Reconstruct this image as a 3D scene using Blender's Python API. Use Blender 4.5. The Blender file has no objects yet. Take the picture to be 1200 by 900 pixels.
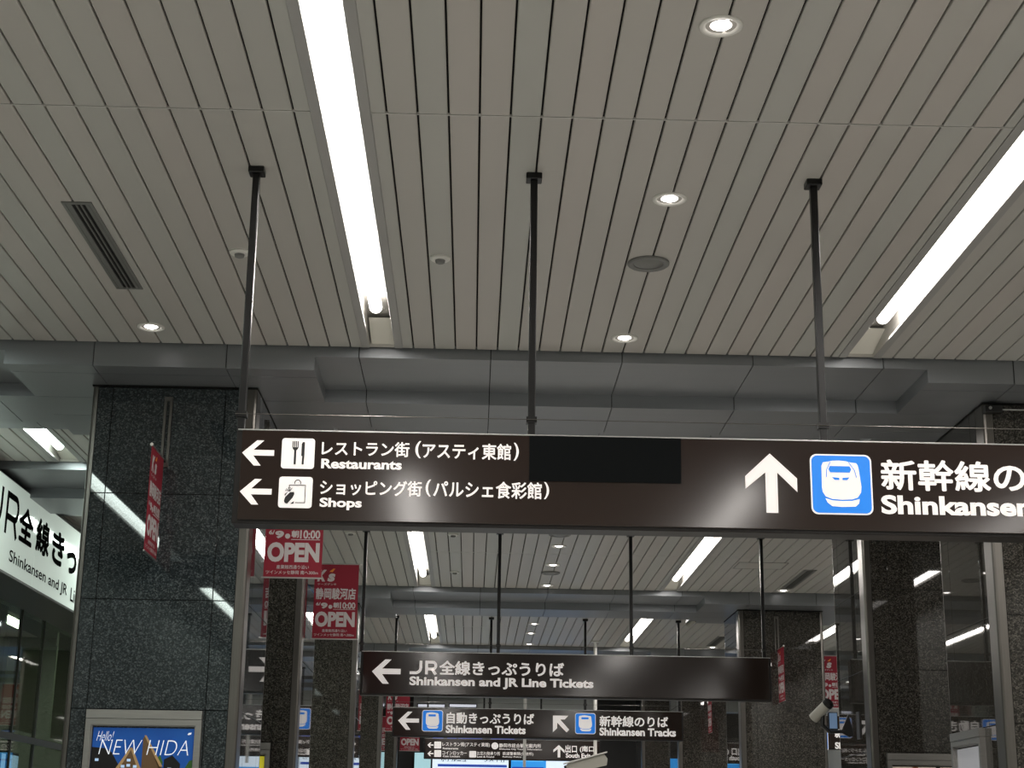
import bpy, math, random
import numpy as np
random.seed(7)
S = bpy.context.scene
COL = S.collection

# ------------------------------------------------------------------ camera
EYE = 1.6                                   # camera height above the floor
PITCH, YAW, ROLL, F = 0.277478505, 0.0216396987, 0.0145261486, 1866.85
_f = np.array([math.sin(YAW)*math.cos(PITCH), math.cos(YAW)*math.cos(PITCH), math.sin(PITCH)])
_r0 = np.array([math.cos(YAW), -math.sin(YAW), 0.0]); _u0 = np.cross(_r0, _f)
_r = math.cos(ROLL)*_r0 + math.sin(ROLL)*_u0; _u = np.cross(_r, _f)
cam = bpy.data.objects.new('camera', bpy.data.cameras.new('camera')); COL.objects.link(cam)
from mathutils import Matrix, Vector
cam.matrix_world = Matrix(((_r[0], _u[0], -_f[0], 0), (_r[1], _u[1], -_f[1], 0), (_r[2], _u[2], -_f[2], EYE), (0, 0, 0, 1)))
cam.data.sensor_fit = 'HORIZONTAL'; cam.data.sensor_width = 36.0; cam.data.lens = F/1200*36
cam.data.clip_start = 0.05; cam.data.clip_end = 200
S.camera = cam

# ------------------------------------------------------------------ light levels
TUBE_STRENGTH = 6.0
TROUGH_WATTS = 16.0                          # per metre of light strip
TUBE_WARM = (1.0, 0.95, 0.90)
TUBE_COOL = (0.86, 1.0, 0.93)
SPOT_POWER = 5.0
S.view_settings.view_transform = 'Standard'; S.view_settings.look = 'None'
S.view_settings.exposure = 0.0; S.view_settings.gamma = 1.0; S.view_settings.use_curve_mapping = False
W = bpy.data.worlds.new('world'); S.world = W; W.use_nodes = True
W.node_tree.nodes['Background'].inputs[0].default_value = (0.8, 0.85, 0.9, 1)
W.node_tree.nodes['Background'].inputs[1].default_value = 0.02

# ------------------------------------------------------------------ where a pixel of the 1200x900 photo lies on a wall
def ray(x, y): return _f + _r*(x-600)/F - _u*(y-450)/F
def A(x, y, Y):   # on the frontal plane at distance Y -> (X, z)
    d = ray(x, y); t = Y/d[1]; return d[0]*t, d[2]*t + EYE
def AX(x, y, X):  # on the side plane at X -> (Y, z)
    d = ray(x, y); t = X/d[0]; return d[1]*t, d[2]*t + EYE

# ------------------------------------------------------------------ materials
def nt(name):
    m = bpy.data.materials.new(name); m.use_nodes = True
    return m, m.node_tree.nodes, m.node_tree.links, m.node_tree.nodes['Principled BSDF']
def mat(name, col, rough=0.5, metal=0.0, emit=None, estr=0.0, spec=0.5):
    m, N, L, b = nt(name)
    b.inputs['Base Color'].default_value = (*col, 1); b.inputs['Roughness'].default_value = rough
    b.inputs['Metallic'].default_value = metal; b.inputs['Specular IOR Level'].default_value = spec
    if emit: b.inputs['Emission Color'].default_value = (*emit, 1); b.inputs['Emission Strength'].default_value = estr
    return m
def noise_mat(name, c1, c2, scale, rough, metal=0.0, stretch=(1, 1, 1), bump=0.0):
    m, N, L, b = nt(name)
    tc = N.new('ShaderNodeTexCoord'); mp = N.new('ShaderNodeMapping'); mp.inputs['Scale'].default_value = stretch
    no = N.new('ShaderNodeTexNoise'); no.inputs['Scale'].default_value = scale; no.inputs['Detail'].default_value = 4
    mx = N.new('ShaderNodeMix'); mx.data_type = 'RGBA'; mx.inputs[6].default_value = (*c1, 1); mx.inputs[7].default_value = (*c2, 1)
    L.new(tc.outputs['Object'], mp.inputs[0]); L.new(mp.outputs[0], no.inputs['Vector'])
    L.new(no.outputs['Fac'], mx.inputs[0]); L.new(mx.outputs[2], b.inputs['Base Color'])
    b.inputs['Roughness'].default_value = rough; b.inputs['Metallic'].default_value = metal
    if bump:
        bp = N.new('ShaderNodeBump'); bp.inputs['Strength'].default_value = bump; bp.inputs['Distance'].default_value = .01
        L.new(no.outputs['Fac'], bp.inputs['Height']); L.new(bp.outputs[0], b.inputs['Normal'])
    return m
def granite(name, dark, mid, light, rough):
    m, N, L, b = nt(name)
    tc = N.new('ShaderNodeTexCoord')
    vo = N.new('ShaderNodeTexVoronoi'); vo.inputs['Scale'].default_value = 115
    hs = N.new('ShaderNodeSeparateColor')
    cr = N.new('ShaderNodeValToRGB'); e = cr.color_ramp
    e.elements[0].position = 0.30; e.elements[0].color = (*dark, 1)
    e.elements[1].position = 0.97; e.elements[1].color = (*light, 1)
    k = e.elements.new(0.66); k.color = (*mid, 1)
    no = N.new('ShaderNodeTexNoise'); no.inputs['Scale'].default_value = 30; no.inputs['Detail'].default_value = 5
    mx = N.new('ShaderNodeMath'); mx.operation = 'MULTIPLY_ADD'; mx.inputs[1].default_value = .75
    m2 = N.new('ShaderNodeMath'); m2.operation = 'MULTIPLY'; m2.inputs[1].default_value = .30
    L.new(tc.outputs['Object'], vo.inputs['Vector']); L.new(tc.outputs['Object'], no.inputs['Vector'])
    L.new(vo.outputs['Color'], hs.inputs[0]); L.new(no.outputs['Fac'], m2.inputs[0])
    L.new(hs.outputs[0], mx.inputs[0]); L.new(m2.outputs[0], mx.inputs[2])
    L.new(mx.outputs[0], cr.inputs[0]); L.new(cr.outputs[0], b.inputs['Base Color'])
    b.inputs['Roughness'].default_value = rough; b.inputs['IOR'].default_value = 1.55
    return m
def plank_mat():
    m, N, L, b = nt('ceiling_plank_metal')
    tc = N.new('ShaderNodeTexCoord'); sx = N.new('ShaderNodeSeparateXYZ')
    dv = N.new('ShaderNodeMath'); dv.operation = 'MULTIPLY_ADD'; dv.inputs[1].default_value = 1/0.1518; dv.inputs[2].default_value = 0.478/0.1518
    fl = N.new('ShaderNodeMath'); fl.operation = 'FLOOR'
    wn = N.new('ShaderNodeTexWhiteNoise'); wn.noise_dimensions = '1D'
    mx = N.new('ShaderNodeMix'); mx.data_type = 'RGBA'
    mx.inputs[6].default_value = (0.465, 0.465, 0.435, 1); mx.inputs[7].default_value = (0.495, 0.462, 0.432, 1)
    L.new(tc.outputs['Object'], sx.inputs[0]); L.new(sx.outputs[0], dv.inputs[0]); L.new(dv.outputs[0], fl.inputs[0])
    L.new(fl.outputs[0], wn.inputs['W']); L.new(wn.outputs['Value'], mx.inputs[0]); L.new(mx.outputs[2], b.inputs['Base Color'])
    b.inputs['Roughness'].default_value = 0.42
    return m
M = dict(
    plank=plank_mat(), dark=mat('shadow_gap_black', (0.004, 0.004, 0.004), .9), tbar=mat('joint_strip', (.62, .61, .58), .4),
    beam=noise_mat('beam_aluminium', (.235, .25, .268), (.268, .278, .29), 1.5, .38, .45, (1, 8, 8)),
    floor=noise_mat('floor_stone', (.50, .49, .46), (.62, .60, .57), 6, .25),
    wall=noise_mat('wall_panel', (.24, .25, .235), (.28, .29, .275), 3, .5),
    darkwall=noise_mat('dark_wall', (.035, .034, .033), (.05, .048, .046), 3, .4),
    granite_cool=granite('granite_cool', (.013, .0175, .0195), (.031, .040, .043), (.10, .118, .122), .02),
    granite_warm=granite('granite_warm', (.017, .0155, .013), (.040, .037, .031), (.115, .108, .094), .02),
    trim=noise_mat('brushed_steel', (.115, .108, .098), (.17, .16, .146), 3, .30, .8, (30, 30, 1)),
    frame=noise_mat('poster_frame_steel', (.30, .29, .275), (.38, .37, .35), 3, .38, .85, (2, 2, 30)),
    pole=mat('black_pole', (.006, .006, .006), .32, spec=.35),
    sign=noise_mat('sign_face_brown', (.024, .0155, .0122), (.027, .0175, .014), 2, .115, 0, (1, 1, 1), .012),
    signbody=mat('sign_body_black', (.010, .008, .007), .4, spec=.3),
    letter=mat('sign_letter_white', (.85, .82, .8), .4, 0, (1, .92, .885), .36),
    icon_white=mat('pictogram_white', (.85, .82, .8), .4, 0, (1, .94, .91), .36),
    icon_blue=mat('pictogram_blue', (.01, .22, .75), .35, 0, (.0, .19, .80), .45),
    icon_black=mat('pictogram_black', (.01, .01, .01), .4),
    patch=mat('black_patch', (.0012, .0022, .0026), .7, spec=.12),
    tube_warm=mat('lamp_tube_warm', (1, 1, 1), .5, 0, TUBE_WARM, TUBE_STRENGTH),
    tube_cool=mat('lamp_tube_cool', (1, 1, 1), .5, 0, TUBE_COOL, TUBE_STRENGTH),
    housing=mat('lamp_housing_white', (.50, .485, .455), .5), endpanel=mat('lamp_end_cream', (.86, .84, .76), .5), lip=mat('lamp_lip_grey', (.36, .355, .345), .4),
    white=mat('white_enamel', (.75, .74, .70), .4),
    reflector=mat('downlight_reflector', (.8, .79, .77), .35),
    bulb=mat('downlight_bulb', (1, 1, 1), .5, 0, (1, .93, .88), 6),
    grey=mat('speaker_grey', (.20, .20, .195), .55), ventmetal=mat('vent_metal', (.21, .21, .20), .45, .3),
    red=mat('banner_red', (.25, .008, .024), .75), bwhite=mat('banner_print_white', (.56, .52, .52), .75), orange=mat('banner_print_orange', (.8, .25, .04), .75),
    steel=mat('rod_steel', (.55, .55, .53), .3, .9),
    wsign=mat('lit_sign_white', (.7, .75, .71), .06, 0, (.86, 1, .89), .30, .2), wink=mat('sign_ink_black', (.006, .006, .006), .6, spec=0.0),
    glassframe=mat('window_frame_dark', (.05, .05, .045), .4, .3), blind=noise_mat('office_blind', (.16, .175, .145), (.2, .215, .18), 1, .8, 0, (1, 3, .2)),
    screen=mat('screen_pale_blue', (.3, .4, .6), .3, 0, (.42, .62, .95), .9),
    cream=mat('camera_cream', (.42, .41, .36), .45), black=mat('black_plastic', (.008, .008, .008), .35),
    yellow=mat('notice_yellow', (.75, .65, .03), .5, 0, (.9, .8, .05), .25),
)
def glass():
    m, N, L, b = nt('window_glass'); N.remove(b)
    g = N.new('ShaderNodeBsdfGlossy'); g.inputs['Roughness'].default_value = .02
    t = N.new('ShaderNodeBsdfTransparent'); t.inputs[0].default_value = (.72, .78, .70, 1)
    lw = N.new('ShaderNodeLayerWeight'); lw.inputs['Blend'].default_value = .5
    pw = N.new('ShaderNodeMath'); pw.operation = 'POWER'; pw.inputs[1].default_value = 4.0; L.new(lw.outputs['Facing'], pw.inputs[0])
    fr = N.new('ShaderNodeMath'); fr.operation = 'MULTIPLY_ADD'; fr.inputs[1].default_value = .75; fr.inputs[2].default_value = .04; L.new(pw.outputs[0], fr.inputs[0])
    mx = N.new('ShaderNodeMixShader'); L.new(fr.outputs[0], mx.inputs[0]); L.new(t.outputs[0], mx.inputs[1]); L.new(g.outputs[0], mx.inputs[2])
    L.new(mx.outputs[0], N['Material Output'].inputs[0]); return m
M['glass'] = glass()

# ------------------------------------------------------------------ mesh builder and tags
class MB:
    def __init__(s): s.v = []; s.f = []; s.m = []
    def add(s, vs, fs, mi=0):
        n = len(s.v); s.v += [tuple(map(float, v)) for v in vs]; s.f += [tuple(i+n for i in f) for f in fs]; s.m += [mi]*len(fs)
    def box(s, x0, x1, y0, y1, z0, z1, mi=0):
        s.add([(x, y, z) for z in (z0, z1) for y in (y0, y1) for x in (x0, x1)],
              [(0, 2, 3, 1), (4, 5, 7, 6), (0, 1, 5, 4), (2, 6, 7, 3), (0, 4, 6, 2), (1, 3, 7, 5)], mi)
    def bbox(s, x0, x1, y0, y1, z0, z1, b=.004, mi=0):      # box with chamfered edges
        X, Y, Z = (x0, x1), (y0, y1), (z0, z1); vs = []; idx = {}
        for i in (0, 1):
            for j in (0, 1):
                for k in (0, 1):
                    for a in (0, 1, 2):
                        p = [X[i], Y[j], Z[k]]
                        for q, (c, lim) in enumerate(((i, X), (j, Y), (k, Z))):
                            if q != a: p[q] += b if c == 0 else -b
                        idx[i, j, k, a] = len(vs); vs.append(tuple(p))
        fs = []
        for a in (0, 1, 2):
            o = [q for q in (0, 1, 2) if q != a]
            for sd in (0, 1):
                ring = []
                for (p, q) in ((0, 0), (1, 0), (1, 1), (0, 1)):
                    c = [0, 0, 0]; c[a] = sd; c[o[0]] = p; c[o[1]] = q; ring.append(idx[c[0], c[1], c[2], a])
                fs.append(tuple(ring))
            for p in (0, 1):
                for q in (0, 1):
                    c0 = [0, 0, 0]; c0[o[0]] = p; c0[o[1]] = q; c1 = list(c0); c1[a] = 1
                    fs.append((idx[(*c0, o[0])], idx[(*c0, o[1])], idx[(*c1, o[1])], idx[(*c1, o[0])]))
        for i in (0, 1):
            for j in (0, 1):
                for k in (0, 1): fs.append((idx[i, j, k, 0], idx[i, j, k, 1], idx[i, j, k, 2]))
        s.add(vs, fs, mi)
    def prism(s, prof, fn, a0, a1, mi=0):                   # profile [(p,q)] extruded from a0 to a1; fn(p,q,a)->xyz
        n = len(prof)
        s.add([fn(p, q, a0) for p, q in prof] + [fn(p, q, a1) for p, q in prof],
              [tuple(range(n))[::-1], tuple(range(n, 2*n))] + [(i, (i+1) % n, (i+1) % n + n, i+n) for i in range(n)], mi)
    def lathe(s, c, prof, n=28, mi=0):                      # [(r,z)] turned about the vertical through c
        vs = []; fs = []
        for r, z in prof:
            vs += [(c[0]+r*math.cos(2*math.pi*i/n), c[1]+r*math.sin(2*math.pi*i/n), c[2]+z) for i in range(n)]
        for k in range(len(prof)-1):
            for i in range(n):
                j = (i+1) % n; fs.append((k*n+i, k*n+j, (k+1)*n+j, (k+1)*n+i))
        s.add(vs, fs, mi)
    def disc(s, c, r, n=28, mi=0):
        s.add([(c[0]+r*math.cos(2*math.pi*i/n), c[1]+r*math.sin(2*math.pi*i/n), c[2]) for i in range(n)], [tuple(range(n))], mi)
    def tube(s, p, q, r, n=10, mi=0, r2=None):
        p = Vector(p); q = Vector(q); d = (q-p).normalized(); a = d.orthogonal().normalized(); b = d.cross(a); r2 = r if r2 is None else r2
        vs = [p+(a*math.cos(2*math.pi*i/n)+b*math.sin(2*math.pi*i/n))*r for i in range(n)] + [q+(a*math.cos(2*math.pi*i/n)+b*math.sin(2*math.pi*i/n))*r2 for i in range(n)]
        s.add(vs, [tuple(range(n))[::-1], tuple(range(n, 2*n))] + [(i, (i+1) % n, (i+1) % n+n, i+n) for i in range(n)], mi)
    def build(s, name, mats, parent=None, loc=None, smooth=False):
        me = bpy.data.meshes.new(name)
        off = Vector(loc) if loc else (Vector(parent['_o']) if parent is not None and '_o' in parent else Vector((0, 0, 0)))
        me.from_pydata([tuple(Vector(v)-off) for v in s.v], [], s.f)
        for m in (mats if isinstance(mats, (list, tuple)) else [mats]): me.materials.append(m)
        if len(set(s.m)) > 1: me.polygons.foreach_set('material_index', s.m)
        if smooth: me.polygons.foreach_set('use_smooth', [True]*len(me.polygons))
        me.update()
        o = bpy.data.objects.new(name, me); COL.objects.link(o)
        if parent is not None: o.parent = parent; o['_o'] = list(off)
        else: o.location = off
        return o
ROOTS = []
def thing(name, label, cat, loc=(0, 0, 0), group=None):
    o = bpy.data.objects.new(name, None); COL.objects.link(o); o.location = loc; o.empty_display_size = .1
    o['label'] = label; o['category'] = cat; o['_o'] = list(map(float, loc))
    if group: o['group'] = group
    return o
def struct(mb, name, mats, label=None, cat=None):
    o = mb.build(name, mats); o['kind'] = 'structure'
    if label: o['label'] = label
    if cat: o['category'] = cat
    return o

class Plane:          # a drawing plane: u along the reading direction, v up, w out of the face
    def __init__(s, o, ex, n): s.o = Vector(o); s.ex = Vector(ex); s.n = Vector(n)
    def P(s, u, v, w=0.0): return s.o + s.ex*u + Vector((0, 0, v)) + s.n*w
_cache = {}
def glyphs(body, bold, shear):
    k = (body, bold, shear)
    if k not in _cache:
        c = bpy.data.curves.new('t', 'FONT'); c.body = body; c.offset = bold if (bold < 0 or all(ord(q) < 256 for q in body)) else 0; c.shear = shear; c.resolution_u = 4; c.fill_mode = 'FRONT'
        o = bpy.data.objects.new('t', c); COL.objects.link(o); bpy.context.view_layer.update()
        me = bpy.data.meshes.new_from_object(o.evaluated_get(bpy.context.evaluated_depsgraph_get()))
        vs = [(v.co.x, v.co.y) for v in me.vertices]; fs = [tuple(p.vertices) for p in me.polygons]
        bpy.data.objects.remove(o); bpy.data.curves.remove(c); bpy.data.meshes.remove(me)
        _cache[k] = (vs, fs)
    return _cache[k]
def text(mb, body, pl, u0, u1, v0, v1, bold=.012, w=.004, mi=0, shear=0.0):
    vs, fs = glyphs(body, bold, shear)
    xs = [p[0] for p in vs]; ys = [p[1] for p in vs]; a, b, c, d = min(xs), max(xs), min(ys), max(ys)
    if bold > 0 and any(ord(q) > 255 for q in body):          # dense glyphs are thickened by slightly shifted copies
        e = bold*1.25; sh = [(e, 0), (-e, 0), (0, e), (0, -e), (e*.7, e*.7), (-e*.7, -e*.7), (e*.7, -e*.7), (-e*.7, e*.7)]
    else: e = 0; sh = [(0, 0)]
    a -= e; b += e; c -= e; d += e
    for i, (p, q) in enumerate(sh):
        mb.add([pl.P(u0+(x+p-a)/(b-a)*(u1-u0), v0+(y+q-c)/(d-c)*(v1-v0), w+i*.00004) for x, y in vs], fs, mi)
def stroke(mb, pl, pts, t, w=.004):                            # a lettering stroke of width t along pts, ends square
    L = []; R_ = []
    for i, p in enumerate(pts):
        a = pts[max(i-1, 0)]; b = pts[min(i+1, len(pts)-1)]; dx, dy = b[0]-a[0], b[1]-a[1]; l = math.hypot(dx, dy)
        L.append((p[0]-dy/l*t/2, p[1]+dx/l*t/2)); R_.append((p[0]+dy/l*t/2, p[1]-dx/l*t/2))
    for i in range(len(pts)-1): poly(mb, pl, [L[i], R_[i], R_[i+1], L[i+1]], w, 0, .001)
def letters_jr(mb, pl, u0, u1, v0, v1, t, w=.004):
    W = u1-u0; H = v1-v0; h = t/2; r = W*.19
    J = [(u0+W*.40, v1)] + [(u0+W*.40-r*(1-math.cos(math.radians(k))), v0+h+r-r*math.sin(math.radians(k))) for k in range(0, 91, 15)] + [(u0, v0+h)]
    stroke(mb, pl, J, t, w)
    x = u0+W*.56+h; q = H*.27; cx = u1-q-h*.6
    stroke(mb, pl, [(x, v0), (x, v1)], t, w)
    B = [(x+h, v1-h)] + [(cx+(q-h*.5)*math.sin(math.radians(k)), v1-h-(q-h*.2)+(q-h*.2)*math.cos(math.radians(k))) for k in range(0, 181, 20)] + [(x+h, v1-h-2*(q-h*.2))]
    stroke(mb, pl, B, t, w)
    stroke(mb, pl, [(cx-t*.3, v1-h-2*(q-h*.2)), (u1-h, v0)], t, w)
def poly(mb, pl, pts, w=.003, mi=0, t=.002):
    ar = sum(pts[i-1][0]*p[1]-p[0]*pts[i-1][1] for i, p in enumerate(pts))
    mb.prism(pts, lambda p, q, a: pl.P(p, q, a), w-t, w, mi)
def rrect(u0, u1, v0, v1, r, n=5):
    pts = []
    for cx, cy, a0 in ((u1-r, v1-r, 0), (u0+r, v1-r, 90), (u0+r, v0+r, 180), (u1-r, v0+r, 270)):
        for i in range(n+1):
            a = math.radians(a0+90*i/n); pts.append((cx+r*math.cos(a), cy+r*math.sin(a)))
    return pts

# ------------------------------------------------------------------ the room
CEIL = 5.0; SOF = 4.828; NOTCH = 4.93
XL, XR = -5.0, 7.1
YB, YE = -9.5, 41.0
BEAMS = [0.60, 11.07, 15.0, 22.5, 29.5, 36.0]
PITCHX = .1518
TROUGH = {'left': (-4.045, -3.74, 'cool'), 'main_left': (-.845, -.562, 'warm'), 'main_right': (2.618, 2.915, 'warm'), 'right': (5.82, 6.12, 'warm')}   # with their .05 m lips
BAYS = [(-9.4, .60), (2.93, 11.07), (13.40, 15.0), (17.33, 22.5), (24.83, 29.5), (31.83, 36.0), (38.33, 41.0)]
CROSS = {0: [-4.5], 1: [7.15], 3: [19.62], 4: [26.9]}

mb = MB(); mb.box(XL-.3, XR+.3, YB-.3, YE+.3, -.1, 0); struct(mb, 'floor', M['floor'])

def plank_cuts(x0, x1):
    out = []; 
    for (a, b, _) in TROUGH.values():
        a -= .004; b += .004
        if b <= x0 or a >= x1: continue
        if a > x0: out.append((x0, a))
        x0 = max(x0, b)
    if x1 > x0 + .004: out.append((x0, x1))
    return [q for q in out if q[1]-q[0] > .01]
mb = MB(); g = .005
k0 = int((-4.62+.478)/PITCHX)-1
for bi, (y0, y1) in enumerate(BAYS):
    cuts = [y0-.01] + [y for y in CROSS.get(bi, [])] + [y1-.03]
    for ya, yb in zip(cuts[:-1], cuts[1:]):
        if ya != cuts[0]: ya += .008
        if yb != cuts[-1]: yb -= .010
        for k in range(k0, 75):
            xa = -.478+k*PITCHX; xb = xa+PITCHX
            if xb < -4.62 or xa > 6.7: continue
            for p, q in plank_cuts(xa, xb):
                l = p+(g if p == xa else 0); r = q-(g if q == xb else 0)
                prof = [(l, 5.02), (l, 5.004), (l+.004, 5.0), (r-.004, 5.0), (r, 5.004), (r, 5.02)]
                mb.prism(prof, lambda x, z, a: (x, a, z), ya, yb)
    for yc in CROSS.get(bi, []):
        for p, q in plank_cuts(-4.6, 6.7): mb.box(p, q, yc+.001, yc+.0075, 5.0, 5.012, 2)
    # backing above the planks, open over the lamp troughs
    for p, q in plank_cuts(XL-.2, XR+.2): mb.box(p, q, y0-.05, y1+.05, 5.03, 5.06, 1)
mb.box(XL-.3, XR+.3, YB-.3, YE+.3, 5.25, 5.35, 1)
struct(mb, 'ceiling', [M['plank'], M['dark'], M['tbar']])

JX = [-.872+.955*k for k in range(-5, 9)]
NX = [-3.42, -1.19, 3.27, 5.50]
def in_notch(x): return x < NX[0] or NX[1] < x < NX[2] or x > NX[3]
PC = [(0, 5.03), (0, NOTCH), (.88, NOTCH), (.88, SOF), (1.70, SOF), (1.70, NOTCH), (2.33, NOTCH), (2.33, 5.03)]
PS = [(0, 5.03), (0, SOF), (.2, SOF), (.2, SOF+.007), (.206, SOF+.007), (.206, SOF), (.88, SOF), (.88, SOF+.007), (.886, SOF+.007), (.886, SOF), (1.43, SOF), (1.43, SOF+.007), (1.436, SOF+.007), (1.436, SOF), (2.10, SOF), (2.10, NOTCH), (2.33, NOTCH), (2.33, 5.03)]
KC = [(.012, 5.03), (.012, NOTCH+.012), (.892, NOTCH+.012), (.892, SOF+.012), (1.69, SOF+.012), (1.69, NOTCH+.012), (2.32, NOTCH+.012), (2.32, 5.03)]
KS = [(.012, 5.03), (.012, SOF+.012), (2.09, SOF+.012), (2.09, NOTCH+.012), (2.32, NOTCH+.012), (2.32, 5.03)]
for i, Y0 in enumerate(BEAMS):
    mb = MB(); ed = sorted(set([-4.6, 6.7] + [x for x in JX if -4.5 < x < 6.6] + NX))
    for a, b in zip(ed[:-1], ed[1:]):
        n = in_notch((a+b)/2); ga = .0035 if a in JX else 0; gb = .0035 if b in JX else 0
        mb.prism(PC if n else PS, lambda y, z, x: (x, Y0+y, z), a+ga, b-gb, 0)
        if a in JX: mb.prism(KC if n else KS, lambda y, z, x: (x, Y0+y, z), a-.0034, a+.0034, 1)
    struct(mb, 'trim_%d' % (i+1), [M['beam'], M['dark']])

# walls
mb = MB(); mb.box(XL-.3, XR+.3, YB-.3, YB, 0, 5.3); struct(mb, 'wall_front', M['wall'])
mb = MB(); mb.box(XL-.3, XR+.3, YE, YE+.2, 0, 5.3); struct(mb, 'wall_back', M['darkwall'])
mb = MB(); mb.box(6.66, 6.9, YB, YE, 0, 5.0); struct(mb, 'wall_right', M['wall'])
for q in ((-4.9, -4.64, YB, 13.3, 0, 5.0), (-4.9, -4.64, 22.6, YE, 0, 5.0), (-5.2, -4.62, 13.3, 22.6, 4.0, 5.0), (-5.2, -4.96, 13.3, 22.6, 0, .9), (-6.6, -6.5, 13.2, 22.7, 0, 4.2), (-6.5, -4.9, 13.2, 13.3, 0, 4.2), (-6.5, -4.9, 22.6, 22.7, 0, 4.2), (-6.5, -5.2, 13.3, 22.6, 4.2, 4.3)):
    mb = MB(); mb.box(*q); struct(mb, 'wall_left', M['wall'])
# ticket office glazing in the left wall
for i, (ya, yb) in enumerate(((13.35, 15.9), (15.9, 17.85), (17.85, 18.8), (18.8, 20.6), (20.6, 22.5))):
    mb = MB(); mb.box(-5.02, -5.012, ya+.01, yb-.01, .92, 3.99)
    w = struct(mb, 'window_%d' % (i+1), M['glass'])
    mb = MB(); mb.box(-5.04, -5.0, ya-.012, ya+.012, .9, 4.0); mb.box(-5.04, -5.0, ya+.012, yb-.012, 2.55, 2.62)
    mb.box(-5.04, -5.0, ya+.012, yb-.012, .9, .96)
    mb.build('window_frame', M['glassframe'], w)
    mb = MB(); mb.box(-5.42, -5.40, ya+.22*(yb-ya), yb-.18*(yb-ya), 2.75, 4.15)
    mb.build('blind', M['blind'], w)

# ------------------------------------------------------------------ lamps
o = thing('office_fill_light', 'unseen fill light added inside the ticket office behind the dim left windows', 'ceiling light', (-5.85, 18, 4.2))  # unseen light, added to brighten the office behind the glass
mb = MB(); mb.bbox(-6.0, -5.7, 14.5, 21.5, 4.15, 4.199, .01); mb.build('fill_light_body', M['white'], o)
mb = MB(); mb.box(-5.97, -5.73, 14.55, 21.45, 4.145, 4.149); mb.build('diffuser', mat('office_fill_glow', (.9, .9, .9), .5, 0, (.9, 1, .84), 16), o)
TROUGH_NAMES = {'left': 'left aisle', 'main_left': 'hall, left row', 'main_right': 'hall, right row', 'right': 'right aisle'}
BAY_NAMES = {0: 'behind the viewer', 1: 'before the first beam', 2: 'right behind the first beam', 3: 'before the second beam', 4: 'past the second beam', 5: 'past the third beam'}
def linear_light(key, bi):
    x0, x1, tone = TROUGH[key]; y0, y1 = BAYS[bi]
    o = thing('linear_light', 'recessed tube light strip in the %s, %s' % (TROUGH_NAMES[key], BAY_NAMES[bi]), 'ceiling light', ((x0+x1)/2, (y0+y1)/2, 5.0), 'recessed light strips in the plank ceiling')
    t = .003; zt = 5.135; ye = y1-.035; a, b = x0+.05, x1-.05
    mb = MB()
    mb.box(a-t, a, y0, ye, 5.001, zt); mb.box(b, b+t, y0, ye, 5.001, zt); mb.box(a-t, b+t, y0, ye, zt, zt+t)
    mb.box(a, b, y0, y0+t, 5.001, zt); mb.box(a, b, ye-t, ye, 5.001, zt)
    mb.build('housing', M['housing'], o)
    for p, q in ((x0-.006, a), (b, x1+.006)):
        mb = MB(); mb.bbox(p, q, y0, ye, 4.9945, 4.9992, .0015); mb.build('lip', M['lip'], o)
    mb = MB(); mb.prism([(ye-.38, 5.10), (ye-.37, 5.105), (ye-t, 5.035), (ye-t, 5.025)], lambda p, q, k: (k, p, q), a+.012, b-.001)
    mb.build('end_panel', M['endpanel'], o)
    mb = MB(); n = 16; cx = (a+b)/2-.008; w = .044; ya = y0+(.04 if bi == 2 else .12); yb = y1-(.40 if bi == 2 else .72); zc = 5.062
    prof = [(cx+w*math.cos(2*math.pi*i/n), zc+w*math.sin(2*math.pi*i/n)) for i in range(n)]
    secs = [(ya, 1.0)] + [(yb-w+w*math.sin(math.radians(d)), math.cos(math.radians(d))) for d in (0, 25, 50, 70, 86)]; vs = []
    for yy, sc in secs: vs += [(cx+(x-cx)*sc, yy, zc+(z-zc)*sc) for x, z in prof]
    fs = [tuple(range(n))[::-1], tuple(range((len(secs)-1)*n, len(secs)*n))]
    for k in range(len(secs)-1): fs += [(k*n+i, k*n+(i+1) % n, (k+1)*n+(i+1) % n, (k+1)*n+i) for i in range(n)]
    mb.add(vs, fs); mb.build('lamp_tube', M['tube_'+tone], o, smooth=True)
    for yy in (ya+.3, (ya+yb)/2, yb-.3):
        mb = MB(); mb.box(cx-.012, cx+.012, yy-.02, yy+.02, zc+w*.9, zt); mb.build('tube_holder', M['housing'], o)
    ln = bpy.data.lights.new('trough_lamp', 'AREA'); ln.shape = 'RECTANGLE'; ln.size = x1-x0-.13; ln.size_y = (y1-y0)-1.0 if bi != 2 else 1.1
    ln.energy = TROUGH_WATTS*ln.size_y*(.45 if key == 'left' and bi < 2 else 1); ln.color = TUBE_WARM if tone == 'warm' else TUBE_COOL
    lo = bpy.data.objects.new('lamp', ln); COL.objects.link(lo); lo.parent = o; lo.location = (0, 0, .012)
for bi in (1, 3, 4, 5, 0):
    for key in ('main_left', 'main_right', 'left', 'right'): linear_light(key, bi)
for key in ('left', 'main_left', 'main_right', 'right'): linear_light(key, 2)

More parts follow.
